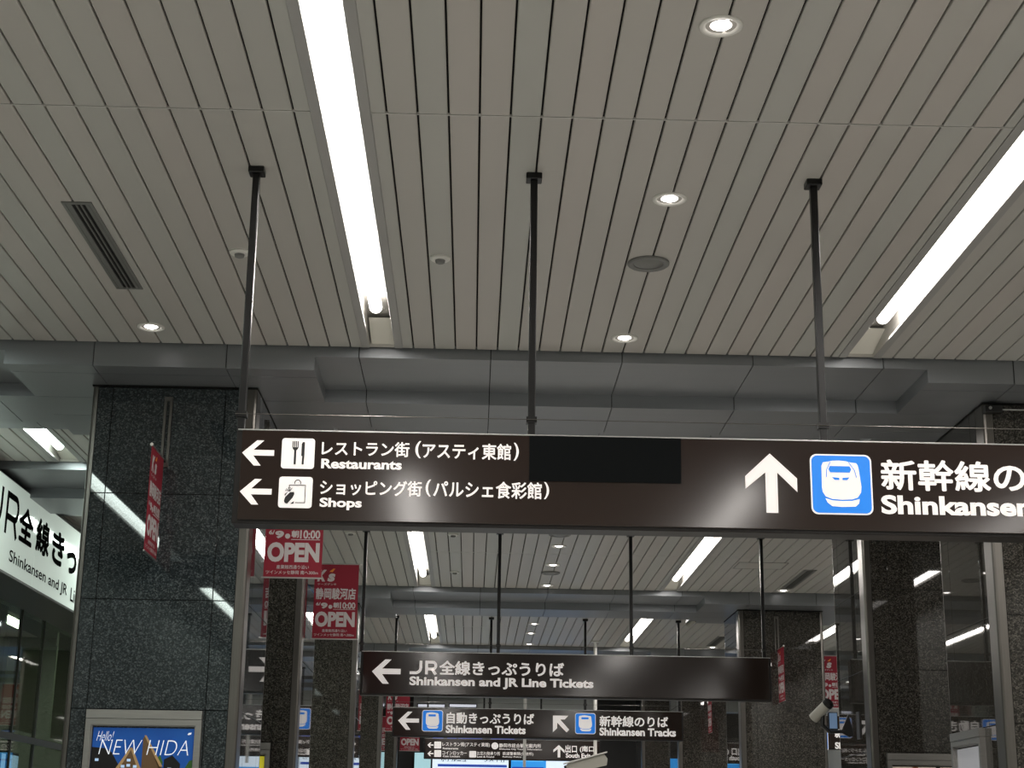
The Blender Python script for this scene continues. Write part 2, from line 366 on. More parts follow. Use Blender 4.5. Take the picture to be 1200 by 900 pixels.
def downlight(x, y, lab, r=.095, spot=True):
    o = thing('downlight', lab, 'ceiling light', (x, y, 5.0), 'round downlights')
    mb = MB(); mb.lathe((x, y, 5.0), [(r, .0), (r, -.006), (r*.93, -.010), (r*.74, -.006), (r*.70, .004)]); mb.build('trim_ring', M['white'], o, smooth=True)
    mb = MB(); mb.lathe((x, y, 5.0), [(r*.70, .004), (r*.62, .012), (r*.56, .016)]); mb.build('reflector', M['reflector'], o, smooth=True)
    mb = MB(); mb.lathe((x, y, 5.0), [(r*.56, .016), (r*.50, .000), (r*.28, -.010), (.0005, -.013)]); mb.build('bulb', M['bulb'], o, smooth=True)
    if spot:
        l = bpy.data.lights.new('downlight_lamp', 'SPOT'); l.energy = SPOT_POWER; l.spot_size = math.radians(110); l.spot_blend = .8; l.shadow_soft_size = .04; l.color = (1, .93, .87)
        lo = bpy.data.objects.new('lamp', l); COL.objects.link(lo); lo.parent = o; lo.location = (0, 0, -.02)
for x, y, lab in ((1.018, 6.195, 'round white downlight nearest the top edge of the photo'),
                  (1.030, 8.144, 'round white downlight between the speaker and the ceiling joint'),
                  (1.020, 10.69, 'round white downlight close to the first beam in the central hall'),
                  (-2.299, 10.664, 'glowing round downlight above the left granite column'),
                  (1.008, 19.05, 'round downlight second bay, nearest the front speaker there'),
                  (1.006, 20.43, 'round downlight in the second bay between two ceiling speakers'),
                  (1.010, 22.17, 'round downlight in the second bay close to the second beam'),
                  (4.343, 22.25, 'glowing round downlight at the end of the dark vent, far right'),
                  (.994, 26.34, 'front round downlight of three beyond the second beam'),
                  (.984, 27.60, 'middle round downlight of three beyond the second beam'),
                  (1.013, 29.2, 'rear round downlight of three beyond the second beam'),
                  (4.367, 29.2, 'glowing round downlight beyond the second beam, beside the right columns')):
    downlight(x, y, lab)
def detector(x, y, lab, r=.062):
    o = thing('smoke_detector', lab, 'smoke detector', (x, y, 5.0), 'small white ceiling detectors')
    mb = MB(); mb.lathe((x, y, 5.0), [(r, 0), (r, -.010), (r*.85, -.018), (.0005, -.018)]); mb.build('base', M['white'], o, smooth=False)
    mb = MB(); mb.lathe((x, y, 4.982), [(r*.5, 0), (r*.45, -.016), (r*.3, -.02), (.0005, -.02)], 20); mb.build('sensor_head', M['grey'], o)
detector(-.251, 9.153, 'small round white detector beside the left light strip, facing the middle pole')
detector(-1.468, 9.126, 'small round white detector half hidden behind the left sign pole')
detector(-.264, 18.386, 'small pale detector in the second bay, the nearer one right of the light strip')
detector(-.269, 21.12, 'small pale detector in the second bay, the farther one right of the light strip')
detector(-1.459, 18.4, 'small pale detector in the second bay left of the light strip')
def speaker(x, y, lab, r=.128):
    o = thing('ceiling_speaker', lab, 'speaker', (x, y, 5.0), 'round ceiling speakers')
    mb = MB(); mb.lathe((x, y, 5.0), [(r, 0), (r, -.012), (r*.93, -.018), (r*.72, -.012), (r*.70, -.006)], 36); mb.build('rim', M['grey'], o)
    mb = MB(); mb.lathe((x, y, 5.0), [(r*.71, -.006), (r*.5, -.016), (r*.2, -.020), (.0005, -.020)], 36); mb.build('grille', M['ventmetal'], o, smooth=True)
speaker(1.024, 9.162, 'round grey loudspeaker in the central ceiling before the first beam')
speaker(.976, 18.26, 'round grey loudspeaker at the front of the second bay')
speaker(1.003, 21.05, 'round grey loudspeaker in the second bay nearer the second beam')
def vent(x0, x1, y0, y1, lab):
    o = thing('ceiling_vent', lab, 'air vent', ((x0+x1)/2, (y0+y1)/2, 5.0), 'long slotted ceiling vents')
    w = x1-x0; f = w*.16
    mb = MB(); mb.box(x0, x1, y0, y0+f, 4.992, 5.012); mb.box(x0, x1, y1-f, y1, 4.992, 5.012); mb.box(x0, x0+w*.30, y0+f, y1-f, 4.992, 5.012); mb.box(x1-w*.24, x1, y0+f, y1-f, 4.992, 5.012)
    mb.box(x1-w*.13, x1-w*.11, y0+f, y1-f, 4.989, 4.992); mb.box(x0+w*.1, x0+w*.12, y0+f, y1-f, 4.989, 4.992)
    mb.build('frame', M['ventmetal'], o)
    mb = MB(); mb.box(x0+w*.3, x1-w*.24, y0+f, y1-f, 4.9985, 4.9995); mb.build('slot_backing', M['dark'], o)
    for k in (.435, .595):
        mb = MB(); mb.box(x0+w*k, x0+w*(k+.045), y0+f, y1-f, 4.990, 4.9983); mb.build('slat', M['ventmetal'], o)
vent(-2.365, -2.195, 8.38, 9.85, 'long grey slotted air vent in the ceiling left of the left sign pole')
vent(4.27, 4.44, 20.45, 22.05, 'long dark slotted air vent above the far right columns')
vent(4.22, 4.39, 27.6, 29.0, 'dark slotted air vent beyond the second beam on the right')
o = thing('access_hatch', 'flush square ceiling access hatch right of the far light strip', 'hatch', (3.66, 20.2, 5.0))
mb = MB(); mb.box(3.34, 3.98, 19.95, 19.965, 4.996, 5.002); mb.box(3.34, 3.98, 20.435, 20.45, 4.996, 5.002); mb.box(3.34, 3.355, 19.965, 20.435, 4.996, 5.002); mb.box(3.965, 3.98, 19.965, 20.435, 4.996, 5.002); mb.build('hatch_frame', M['ventmetal'], o)
mb = MB(); mb.box(3.358, 3.962, 19.968, 20.432, 4.997, 5.0); mb.build('hatch_panel', M['plank'], o)

# ------------------------------------------------------------------ granite columns
CW = 1.23; CD = 1.33; PT = .012
def column(x0, Y0, side, gm, lab, rails=()):
    x1 = x0+CW; y1 = Y0+CD
    o = thing('granite_column', lab, 'column', ((x0+x1)/2, (Y0+y1)/2, 0), 'granite clad columns')
    top = SOF-.018
    mb = MB(); mb.box(x0+PT+.002, x1-PT-.002, Y0+PT+.002, y1-PT-.002, 0, top); mb.build('core', M['dark'], o)
    tin, tout = .075, .045
    tl, tr = (tout, tin) if side == 'L' else (tin, tout)
    zs = [0, .88, 1.66, 2.44, 3.22, 4.0, top]; e = .0025
    mb = MB()
    xs = [x0+tl, x0+.155, x1-.235, x1-tr] if side == 'L' else [x0+tl, x0+.235, x1-.155, x1-tr]
    for a, b in zip(xs[:-1], xs[1:]):
        for c, d in zip(zs[:-1], zs[1:]):
            mb.bbox(a+e, b-e, Y0, Y0+PT, c+e, d-e, .0015); mb.bbox(a+e, b-e, y1-PT, y1, c+e, d-e, .0015)
    ys = [Y0+.192, Y0+.34, y1-.235, y1-.032]
    for a, b in zip(ys[:-1], ys[1:]):
        for c, d in zip(zs[:-1], zs[1:]):
            mb.bbox(x0, x0+PT, a+e, b-e, c+e, d-e, .0015); mb.bbox(x1-PT, x1, a+e, b-e, c+e, d-e, .0015)
    mb.build('granite_cladding', gm, o)
    for (cx, sx, tw) in ((x0, 1, tl), (x1, -1, tr)):
        for (cy, sy) in ((Y0, 1), (y1, -1)):
            q = .02
            prof = [(cx+sx*q, cy), (cx+sx*(tw-.002), cy), (cx+sx*(tw-.002), cy+sy*PT), (cx+sx*PT, cy+sy*PT), (cx+sx*PT, cy+sy*(.19 if sy > 0 else .03)), (cx, cy+sy*(.19 if sy > 0 else .03)), (cx, cy+sy*q), (cx+sx*q*.3, cy+sy*q*.3)]
            if sy*sx < 0: prof = prof[::-1]
            mb = MB(); mb.prism(prof, lambda p, q_, a: (p, q_, a), 0, top); mb.build('corner_trim', M['trim'], o)
    mb = MB(); mb.box(x0-.004, x1+.004, Y0-.004, y1+.004, top+.004, top+.014); mb.box(x0+.02, x1-.02, Y0+.02, y1-.02, top, NOTCH); mb.build('painted_shadow_gap', M['dark'], o)  # black plate and plug stand in for the shadow gap under the soffit
    for r in rails:
        mb = MB(); z0, z1 = 4.20, 4.735
        def rb(u0, u1, w, za, zb):
            if r == 'front': c = x0+.575 if side == 'L' else x0+.55; mb.box(c+u0, c+u1, Y0-w, Y0, za, zb)
            elif r == 'right': c = Y0+.64; mb.box(x1, x1+w, c+u0, c+u1, za, zb)
        rb(-.03, -.012, .02, z0, z1); rb(.012, .03, .02, z0, z1); rb(-.012, .012, .02, z1-.03, z1); rb(-.012, .012, .02, z0, z0+.03);
        mb.build('banner_rail', M['trim'], o)
    return o
LX, RX = -2.89, 3.82
ordn = ['nearest', 'second', 'third', 'fourth', 'fifth']
extra_l = ['large dark granite column at left carrying the blue poster', 'second granite column on the left, with a yellow notice case', 'third granite column on the left, behind the lower red banner', 'fourth granite column on the left, beyond the second beam, narrow sliver', 'fifth granite column on the left, beside the lone red square banner']
extra_r = ['large dark granite column at the right edge of the photo under the big sign', 'dark granite column at right with steel corner trim and a camera beside it', 'third granite column on the right, standing whole beyond the end of the second sign', 'fourth granite column on the right, left of the whole standing one', 'fifth granite column on the right, behind the small sign with two train symbols']
for i, Y0 in enumerate((11.57, 15.5, 23.0, 30.0, 36.5)):
    column(LX, Y0, 'L', M['granite_cool'] if i == 0 else M['granite_warm'], extra_l[i], {0: ('front', 'right'), 1: ('right',), 3: ('right',), 4: ('right',)}.get(i, ()))
    column(RX, Y0, 'R', M['granite_warm'], extra_r[i], {2: ('front', 'right'), 3: ('front',)}.get(i, ()))

# ------------------------------------------------------------------ hanging signs
ARW = [(0, .5), (.451, 1), (.672, 1), (.35, .62), (1, .62), (1, .397), (.35, .397), (.601, 0), (.383, 0)]
def arrow_left(mb, pl, u0, u1, v0, v1): poly(mb, pl, [(u0+x*(u1-u0), v0+y*(v1-v0)) for x, y in ARW])
AUP = [(.485, 1), (1, .586), (1, .357), (.62, .68), (.62, 0), (.39, 0), (.39, .68), (.0, .40), (0, .61)]
def arrow_up(mb, pl, u0, u1, v0, v1): poly(mb, pl, [(u0+x*(u1-u0), v0+y*(v1-v0)) for x, y in AUP])
ANW = [(0, 1), (.95, 1), (.72, .77), (.44, .77), (1, .16), (.84, 0), (.26, .58), (.26, .24), (0, .0)]
def arrow_nw(mb, pl, u0, u1, v0, v1): poly(mb, pl, [(u0+x*(u1-u0), v0+y*(v1-v0)) for x, y in ANW])
def train_icon(pl, u0, u1, v0, v1, par, full=True):
    U = lambda a: u0+a*(u1-u0); V = lambda b: v0+b*(v1-v0); s = u1-u0
    mb = MB(); poly(mb, pl, rrect(u0, u1, v0, v1, s*.11), .003); b = mb.build('pictogram_border', M['icon_white'], par)
    mb = MB(); poly(mb, pl, rrect(u0+s*.025, u1-s*.025, v0+s*.025, v1-s*.025, s*.095), .0045); p = mb.build('pictogram_field', M['icon_blue'], par); p['label'] = 'blue square train pictogram'
    mb = MB()
    poly(mb, pl, [(U(x), V(y)) for x, y in ((.18, .44), (.185, .80), (.21, .86), (.30, .875), (.36, .89), (.47, .895), (.58, .885), (.66, .865), (.75, .855), (.775, .82), (.79, .74), (.82, .465), (.81, .37), (.755, .285), (.66, .252), (.5, .243), (.337, .255), (.236, .295), (.19, .37))], .006)
    poly(mb, pl, [(U(x), V(y)) for x, y in ((.23, .265), (.34, .232), (.5, .222), (.66, .228), (.785, .262), (.77, .185), (.715, .135), (.5, .125), (.337, .135), (.262, .195))], .006)
    mb.build('train_shape', M['icon_white'], p)
    if full:
        mb = MB(); poly(mb, pl, [(U(x), V(y)) for x, y in ((.295, .75), (.32, .80), (.64, .80), (.665, .75), (.64, .695), (.32, .695))], .0075)
        poly(mb, pl, [(U(x), V(y)) for x, y in ((.35, .615), (.463, .605), (.467, .57), (.39, .57))], .0075); poly(mb, pl, [(U(x), V(y)) for x, y in ((.634, .615), (.52, .605), (.517, .57), (.594, .57))], .0075)
        for a, b, c in (((.325, .87), (.26, .74), (.25, .615)), ((.62, .87), (.71, .74), (.74, .615))):
            for p0, p1 in ((a, b), (b, c)): poly(mb, pl, [(U(p0[0]), V(p0[1])), (U(p0[0]+.012), V(p0[1])), (U(p1[0]+.012), V(p1[1])), (U(p1[0]), V(p1[1]))], .0072)
        mb.build('train_windows', M['icon_blue'], p)
    else:
        mb = MB(); poly(mb, pl, rrect(U(.30), U(.66), V(.70), V(.80), s*.03), .0075); mb.build('train_windows', M['icon_blue'], p)

def hanging_sign(Yf, x0, x1, z0, z1, poles, lab, ptop=CEIL, tie=True, depth=.16, pw=.019, clamps=True):
    o = thing('hanging_sign', lab, 'sign', ((x0+x1)/2, Yf+depth/2, z0), 'brown hanging signs')
    mb = MB(); mb.bbox(x0-.028, x1+.028, Yf+.012, Yf+depth, z0-.012, z1, .004); mb.build('sign_body', M['signbody'], o)
    mb = MB(); mb.bbox(x0, x1, Yf, Yf+.012, z0+.006, z1-.003, .003); mb.build('face_panel', M['sign'], o)
    mb = MB(); mb.box(x0-.02, x1+.02, Yf+.001, Yf+.012, z1-.003, z1+.003); mb.build('top_edge_highlight', M['steel'], o)  # bright strip stands in for the highlight along the top edge
    for px in poles:
        mb = MB(); mb.bbox(px-pw, px+pw, Yf+.06-pw, Yf+.06+pw, z1, ptop-.012, .004); p = mb.build('pole', M['pole'], o)
        mb = MB(); mb.bbox(px-pw*2.2, px+pw*2.2, Yf+.06-pw*2.2, Yf+.06+pw*2.2, ptop-.035, ptop, .004); mb.build('ceiling_bracket', M['pole'], p)
        if clamps:
            mb = MB(); mb.box(px-pw-.008, px+pw+.008, Yf+.06-pw-.008, Yf+.06+pw+.008, z1+.075, z1+.105); mb.build('clamp', M['pole'], p)
    if tie:
        mb = MB(); mb.tube((poles[0]-.03, Yf+.028, z1+.088), (poles[-1]+.06, Yf+.028, z1+.088), .0021, 8); mb.build('tie_rod', M['trim'], o)
    return o, Plane((0, Yf, 0), (1, 0, 0), (0, -1, 0))
def txt(mb, pl, Y, body, xa, xb, yt, yb, bold=.012, mi=0):   # box given by photo pixels of its left end and its right end
    u0, v1 = A(xa, yt, Y); _, v0 = A(xa, yb, Y); u1, _ = A(xb, (yt+yb)/2, Y)
    text(mb, body, pl, u0, u1, v0, v1, bold, .003, mi)
def bx(Y, xa, xb, yt, yb):
    u0, v1 = A(xa, yt, Y); _, v0 = A(xa, yb, Y); u1, _ = A(xb, (yt+yb)/2, Y); return u0, u1, v0, v1

# --- the big sign in front
Y1 = 7.80
o, pl = hanging_sign(Y1, -1.185, 3.30, 3.092, 3.557, (-1.22+.02, .272, 1.765, 3.255), 'largest brown hanging sign in front, pointing to restaurants and shops')
mb = MB(); arrow_left(mb, pl, *bx(Y1, 284.7, 321.3, 515.8, 545.3)); mb.build('arrow', M['letter'], o)
mb = MB(); arrow_left(mb, pl, *bx(Y1, 282, 318.4, 561, 591)); mb.build('arrow', M['letter'], o)
mb = MB(); arrow_up(mb, pl, *bx(Y1, 872.5, 934, 531, 600.5)); mb.build('arrow', M['letter'], o)
def icon_base(b, par, nm='pictogram_field'):
    mb = MB(); poly(mb, pl, rrect(*b, (b[1]-b[0])*.09), .003); return mb.build(nm, M['icon_white'], par)
b = bx(Y1, 331, 368.7, 513.5, 549); p = icon_base(b, o); U = lambda a: b[0]+a*(b[1]-b[0]); V = lambda a: b[2]+a*(b[3]-b[2])
mb = MB()
for k in (.320, .372, .424, .476): poly(mb, pl, [(U(k), V(.70)), (U(k+.030), V(.70)), (U(k+.030), V(.905)), (U(k), V(.905))], .005)
poly(mb, pl, [(U(x), V(y)) for x, y in ((.32, .70), (.506, .70), (.49, .65), (.445, .60), (.445, .14), (.38, .14), (.38, .60), (.335, .65))], .005)
poly(mb, pl, [(U(x), V(y)) for x, y in ((.60, .42), (.60, .82), (.63, .875), (.67, .885), (.695, .86), (.695, .42), (.685, .14), (.625, .14), (.63, .42))], .005)
mb.build('knife_and_fork', M['icon_black'], p)
b = bx(Y1, 327.6, 366, 558.5, 595); p = icon_base(b, o); U = lambda a: b[0]+a*(b[1]-b[0]); V = lambda a: b[2]+a*(b[3]-b[2])
mb = MB(); lw = .022
def line(p0, p1, t=lw):
    d = (p1[0]-p0[0], p1[1]-p0[1]); l = math.hypot(*d); n = (-d[1]/l*t/2, d[0]/l*t/2)
    poly(mb, pl, [(U(p0[0]+n[0]), V(p0[1]+n[1])), (U(p0[0]-n[0]), V(p0[1]-n[1])), (U(p1[0]-n[0]), V(p1[1]-n[1])), (U(p1[0]+n[0]), V(p1[1]+n[1]))], .005)
for q in (((.30, .73), (.80, .73)), ((.79, .73), (.79, .16)), ((.80, .17), (.50, .17)), ((.31, .73), (.31, .62))): line(*q)
arc = [(.555+.09*math.cos(math.radians(a)), .80+.10*math.sin(math.radians(a))) for a in range(-20, 201, 22)]
for q in zip(arc[:-1], arc[1:]): line(*q)
poly(mb, pl, [(U(x), V(y)) for x, y in ((.17, .22), (.20, .15), (.27, .13), (.42, .32), (.47, .44), (.46, .51), (.34, .50), (.20, .34))], .005)
poly(mb, pl, [(U(x), V(y)) for x, y in ((.36, .13), (.46, .13), (.47, .22))], .005)
poly(mb, pl, [(U(x), V(y)) for x, y in ((.18, .44), (.27, .50), (.19, .37))], .005)
for a in (60, 85, 110, 140, 165): line((.33, .53), (.33+.14*math.cos(math.radians(a)), .53+.13*math.sin(math.radians(a))), .016)
mb.build('bag_and_purse', M['icon_black'], p)
def line_part(par, Y, items, bold, name='lettering', m='letter'):
    for (t, xa, xb, yt, yb) in items:
        mb = MB(); txt(mb, pl, Y, t, xa, xb, yt, yb, bold); mb.build(name, M[m], par)
line_part(o, Y1, [('レストラン街', 377.5, 480, 516.5, 534), ('(', 487, 493.5, 517, 537), ('アスティ東館', 495.5, 599, 518.5, 537.5), (')', 602, 608, 519, 540)], .016)
line_part(o, Y1, [('Restaurants', 376.8, 471, 537.5, 549)], .034)
line_part(o, Y1, [('ショッピング街', 375.5, 494.5, 562, 580), ('(', 499, 505, 562, 582), ('パルシェ食彩館', 508, 635, 563, 583), (')', 637.5, 643.5, 565, 585)], .016)
line_part(o, Y1, [('Shops', 375, 424, 583.2, 597.3)], .034)
line_part(o, Y1, [('新幹線のりば', 1031, 1290, 538, 574.5)], .02)
line_part(o, Y1, [('Shinkansen', 1032, 1209, 580, 602.5), ('Tracks', 1221, 1316, 584, 606.5)], .036)
b = bx(Y1, 948.5, 1022, 532, 602.5); train_icon(pl, *b, o)
mb = MB(); b = bx(Y1, 620.5, 798, 510.5, 563.5); mb.box(b[0], b[1], Y1-.004, Y1, b[2], b[3]); p = mb.build('blank_panel', M['patch'], o); p['label'] = 'matt black blank rectangle'

# --- the second sign
Y2 = 18.1
o, pl = hanging_sign(Y2, -1.235, 3.34, 3.125, 3.597, (-1.262, .28, 1.79, 3.30), 'second brown hanging sign, only a left arrow and ticket lettering, right half blank', depth=.15)
mb = MB(); arrow_left(mb, pl, *bx(Y2, 436.5, 469.5, 772.5, 801)); mb.build('arrow', M['letter'], o)
line_part(o, Y2, [('全線きっぷうりば', 515, 661, 774, 791)], .022)
mb = MB(); letters_jr(mb, pl, *bx(Y2, 480.5, 512.5, 774, 790), .031); mb.build('lettering', M['letter'], o)
line_part(o, Y2, [('Shinkansen and JR Line Tickets', 480, 695.5, 792.5, 806)], .036)
# --- the third sign
Y3 = 25.6
o, pl = hanging_sign(Y3, -1.225, 3.315, 3.115, 3.555, (-1.24, .28, 1.79, 3.29), 'third brown hanging sign, smaller in view, with two blue train symbols', depth=.15)
mb = MB(); arrow_left(mb, pl, *bx(Y3, 467, 491, 833.7, 855)); mb.build('arrow', M['letter'], o)
mb = MB(); arrow_nw(mb, pl, *bx(Y3, 648, 667, 838.5, 858)); mb.build('arrow', M['letter'], o)
train_icon(pl, *bx(Y3, 495, 519, 832, 857), o, False); train_icon(pl, *bx(Y3, 674, 698, 835.5, 860), o, False)
line_part(o, Y3, [('自動きっぷうりば', 523.5, 626, 834.5, 848)], .02)
line_part(o, Y3, [('Shinkansen Tickets', 522.5, 616, 849.5, 859)], .036)
line_part(o, Y3, [('新幹線のりば', 702.5, 783, 838.5, 851.5)], .02)
line_part(o, Y3, [('Shinkansen Tracks', 702.5, 792, 852.5, 862)], .036)
# --- the fourth sign, far away
Y4 = 34.0
o, pl = hanging_sign(Y4, -.96, 2.66, 3.165, 3.57, (-.93, .25, 1.45, 2.63), 'farthest brown hanging sign, two rows of tiny lettering and an up arrow', depth=.12)
mb = MB(); arrow_left(mb, pl, *bx(Y4, 501, 508, 870, 876)); mb.build('arrow', M['letter'], o)
mb = MB(); arrow_left(mb, pl, *bx(Y4, 501, 508, 880, 886)); mb.build('arrow', M['letter'], o)
mb = MB(); arrow_up(mb, pl, *bx(Y4, 648.5, 661.5, 873, 887.5)); mb.build('arrow', M['letter'], o)
for (xa, xb, yt, yb) in ((509, 517, 869, 877), (509, 517, 879, 887), (550, 558, 880, 887.5)): icon_base(bx(Y4, xa, xb, yt, yb), o)
mb = MB(); q = bx(Y4, 576, 584, 870, 878); poly(mb, pl, rrect(*q, (q[1]-q[0])*.49, 8), .003); mb.build('pictogram_field', M['icon_white'], o)
line_part(o, Y4, [('レストラン街(アスティ東館)', 518.5, 574, 869.5, 875), ('静岡市総合観光案内所', 585, 634, 871, 876)], .008)
line_part(o, Y4, [('Restaurants', 519, 537, 875.8, 878), ('Shizuoka City Tourist Information', 585, 635, 876.8, 879)], .02)
line_part(o, Y4, [('コインロッカー', 518.5, 547, 880, 884.5), ('お忘れ物承り所', 559, 586, 880.5, 885), ('鉄道警察隊(分駐所)', 589, 625, 881, 885.5)], .008)
line_part(o, Y4, [('Coin Lockers', 519, 539, 885, 887.2), ('Lost & Found', 559, 579, 885.5, 887.7), ('Railway Police', 589, 611, 886, 888)], .02)
line_part(o, Y4, [('出口', 662.5, 676, 873, 882), ('(南口)', 679.5, 699, 874, 882)], .016)
line_part(o, Y4, [('South Exit', 663, 692, 882.5, 888)], .03)
# --- a sign in the right aisle, seen between two columns
Y5 = 27.0
o, pl = hanging_sign(Y5, 5.28, 6.60, 3.10, 3.64, (5.5, 6.4), 'brown hanging sign in the right aisle seen through the gap beside the camera', depth=.15, tie=False)
q = A(957, 860, Y5); s = .33; train_icon(pl, q[0]-.14, q[0]-.14+s, q[1]-.27, q[1]+.06, o, False)
u = q[0]+.30
mb = MB(); text(mb, '新幹線', pl, u, u+.47, q[1]-.06, q[1]+.10, .02, .003); mb.build('lettering', M['letter'], o)
mb = MB(); text(mb, 'Shinkansen', pl, u, u+.62, q[1]-.24, q[1]-.13, .036, .003); mb.build('lettering', M['letter'], o)

# ------------------------------------------------------------------ red shop banners
def banner(kind, base, lab, ztop=4.25):
    # kind 'side': hangs out to +X from (x, y); 'frontL'/'frontR': hangs out towards the viewer, read from the right / from the left
    x, y = base; w, h = .445, .75
    if kind == 'side': pl = Plane((x+.015, y, ztop-h), (1, 0, 0), (0, -1, 0)); ex = Vector((1, 0, 0))
    elif kind == 'frontL': pl = Plane((x, y-.015-w, ztop-h), (0, 1, 0), (1, 0, 0)); ex = Vector((0, -1, 0))
    else: pl = Plane((x, y-.015, ztop-h), (0, -1, 0), (-1, 0, 0)); ex = Vector((0, -1, 0))
    o = thing('hanging_banner', lab, 'banner', (x, y, ztop), 'red shop opening banners')
    mb = MB(); p0 = Vector((x, y, ztop+.004)); mb.tube(p0, p0+ex*(w+.03), .006, 8); mb.tube((x, y, ztop-h-.004), Vector((x, y, ztop-h-.004))+ex*(w+.03), .006, 8); rod = mb.build('rod', M['steel'], o)
    mb = MB(); e = p0+ex*(w+.035); mb.lathe((e.x, e.y, e.z), [(.0005, -.013), (.011, -.007), (.013, 0), (.011, .007), (.0005, .013)], 12); mb.build('end_knob', M['white'], rod)
    mb = MB(); mb.prism([(0, 0), (w, 0), (w, h), (0, h)], lambda p, q, a: pl.P(p, q, a), -.003, 0); mb.build('cloth', M['red'], o)
    def T(mb, t, a, b, c, d, bold=.02, shear=0, mi=0): text(mb, t, pl, a*w, b*w, (1-d)*h, (1-c)*h, bold, .002, mi, shear)
    mb = MB(); T(mb, 'K', .06, .27, .075, .235, .06, .25); T(mb, 's', .29, .47, .125, .235, .05, .2)
    T(mb, 'ケーズデンキ', .07, .50, .255, .285, .01); mb.build('shop_logo', M['bwhite'], o)
    mb = MB(); poly(mb, pl, [(w*a, h*(1-c)) for a, c in ((.33, .10), (.42, .055), (.46, .06), (.40, .105))], .002); mb.build('logo_tick', M['orange'], o)
    mb = MB(); T(mb, '静岡駿河店', .04, .95, .32, .475, .025)
    T(mb, '6/', .06, .16, .515, .56, .03); T(mb, '9', .17, .32, .52, .60, .06); T(mb, '朝', .45, .58, .515, .59, .03); T(mb, '10:00', .60, .95, .51, .60, .03)
    poly(mb, pl, [(w*a, h*(1-c)) for a, c in ((.45, .612), (.95, .612), (.95, .606), (.45, .606))], .002)
    poly(mb, pl, [(w*(.385+.045*math.cos(t)), h*(1-.575)+w*.045*math.sin(t)) for t in np.linspace(0, 6.28, 17)[:-1]], .002)
    T(mb, 'OPEN', .05, .95, .64, .845, .05)
    T(mb, '産業館西通り沿い', .22, .78, .875, .915, .008); T(mb, 'ツインメッセ静岡 南へ300m', .04, .94, .93, .97, .008)
    mb.build('banner_lettering', M['bwhite'], o)
banner('frontL', (-2.315, 11.55), 'narrow red banner seen nearly edge on against the front of the left granite column')
banner('side', (LX+CW+.02, 12.21), 'red OPEN banner just below the left end of the biggest sign')
banner('side', (LX+CW+.02, 16.14), 'full red OPEN banner lower right of the one under the biggest sign')
banner('side', (LX+CW+.02, 30.64), 'red banner partly covered by the third sign, left of its arrow')
banner('side', (LX+CW+.02, 37.14), 'small far red OPEN banner below the left end of the third sign', 4.22)
banner('frontR', (RX+.55, 22.98), 'narrow red banner seen edge on at the right end of the second sign')
banner('frontR', (RX+.55, 29.98), 'small narrow edge on red banner under the right end of the second sign')
banner('side', (RX+CW+.02, 23.64), 'red OPEN banner in the gap above the camera at right')

# ------------------------------------------------------------------ poster cases on the columns
def poster_case(pl, u0, u1, z1, h, lab, draw, header=True):
    o = thing('poster_case', lab, 'poster case', tuple(pl.P((u0+u1)/2, z1-h)), 'steel poster cases')
    B = lambda mb, a, b, c, d, w0, w1: mb.prism([(a, c), (b, c), (b, d), (a, d)], lambda p, q, w: pl.P(p, q, w), w0, w1)
    zt = z1
    if header:
        mb = MB(); B(mb, u0, u1, z1-.06, z1, 0, .05); mb.build('header_bar', M['frame'], o); zt = z1-.063
    t = .04
    mb = MB(); B(mb, u0, u1, zt-t, zt, 0, .045); B(mb, u0, u1, z1-h, z1-h+t, 0, .045); B(mb, u0, u0+t, z1-h+t, zt-t, 0, .045); B(mb, u1-t, u1, z1-h+t, zt-t, 0, .045)
    i = .008; B(mb, u0+t, u1-t, zt-t-i, zt-t, 0, .03); B(mb, u0+t, u0+t+i, z1-h+t, zt-t-i, 0, .03); B(mb, u1-t-i, u1-t, z1-h+t, zt-t-i, 0, .03)
    mb.build('case_frame', M['frame'], o)
    draw(o, pl, u0+t+i+.004, u1-t-i-.004, z1-h+t, zt-t-i-.012)
    return o
def sky_mat():
    m, N, L, b = nt('poster_print_sky'); tc = N.new('ShaderNodeTexCoord'); no = N.new('ShaderNodeTexNoise'); no.inputs['Scale'].default_value = 2.2
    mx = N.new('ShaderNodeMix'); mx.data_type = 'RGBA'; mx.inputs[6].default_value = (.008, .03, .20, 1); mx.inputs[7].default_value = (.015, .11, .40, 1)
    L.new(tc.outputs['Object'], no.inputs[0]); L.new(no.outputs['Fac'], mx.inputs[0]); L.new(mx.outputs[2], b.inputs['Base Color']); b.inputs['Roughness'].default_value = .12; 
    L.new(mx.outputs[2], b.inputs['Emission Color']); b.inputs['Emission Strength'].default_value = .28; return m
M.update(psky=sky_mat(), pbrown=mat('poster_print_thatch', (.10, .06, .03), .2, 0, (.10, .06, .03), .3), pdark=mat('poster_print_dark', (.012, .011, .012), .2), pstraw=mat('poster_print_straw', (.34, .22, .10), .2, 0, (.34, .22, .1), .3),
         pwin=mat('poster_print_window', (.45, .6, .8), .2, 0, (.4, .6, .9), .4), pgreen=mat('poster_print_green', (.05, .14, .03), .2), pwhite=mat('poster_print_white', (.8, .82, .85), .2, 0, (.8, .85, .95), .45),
         pwarm=mat('poster_print_warm', (.62, .50, .42), .3, 0, (.62, .5, .42), .3), porange=mat('poster_print_orange', (.55, .22, .12), .3), pgrey=mat('poster_print_grey', (.40, .40, .42), .2, 0, (.4, .4, .43), .3))
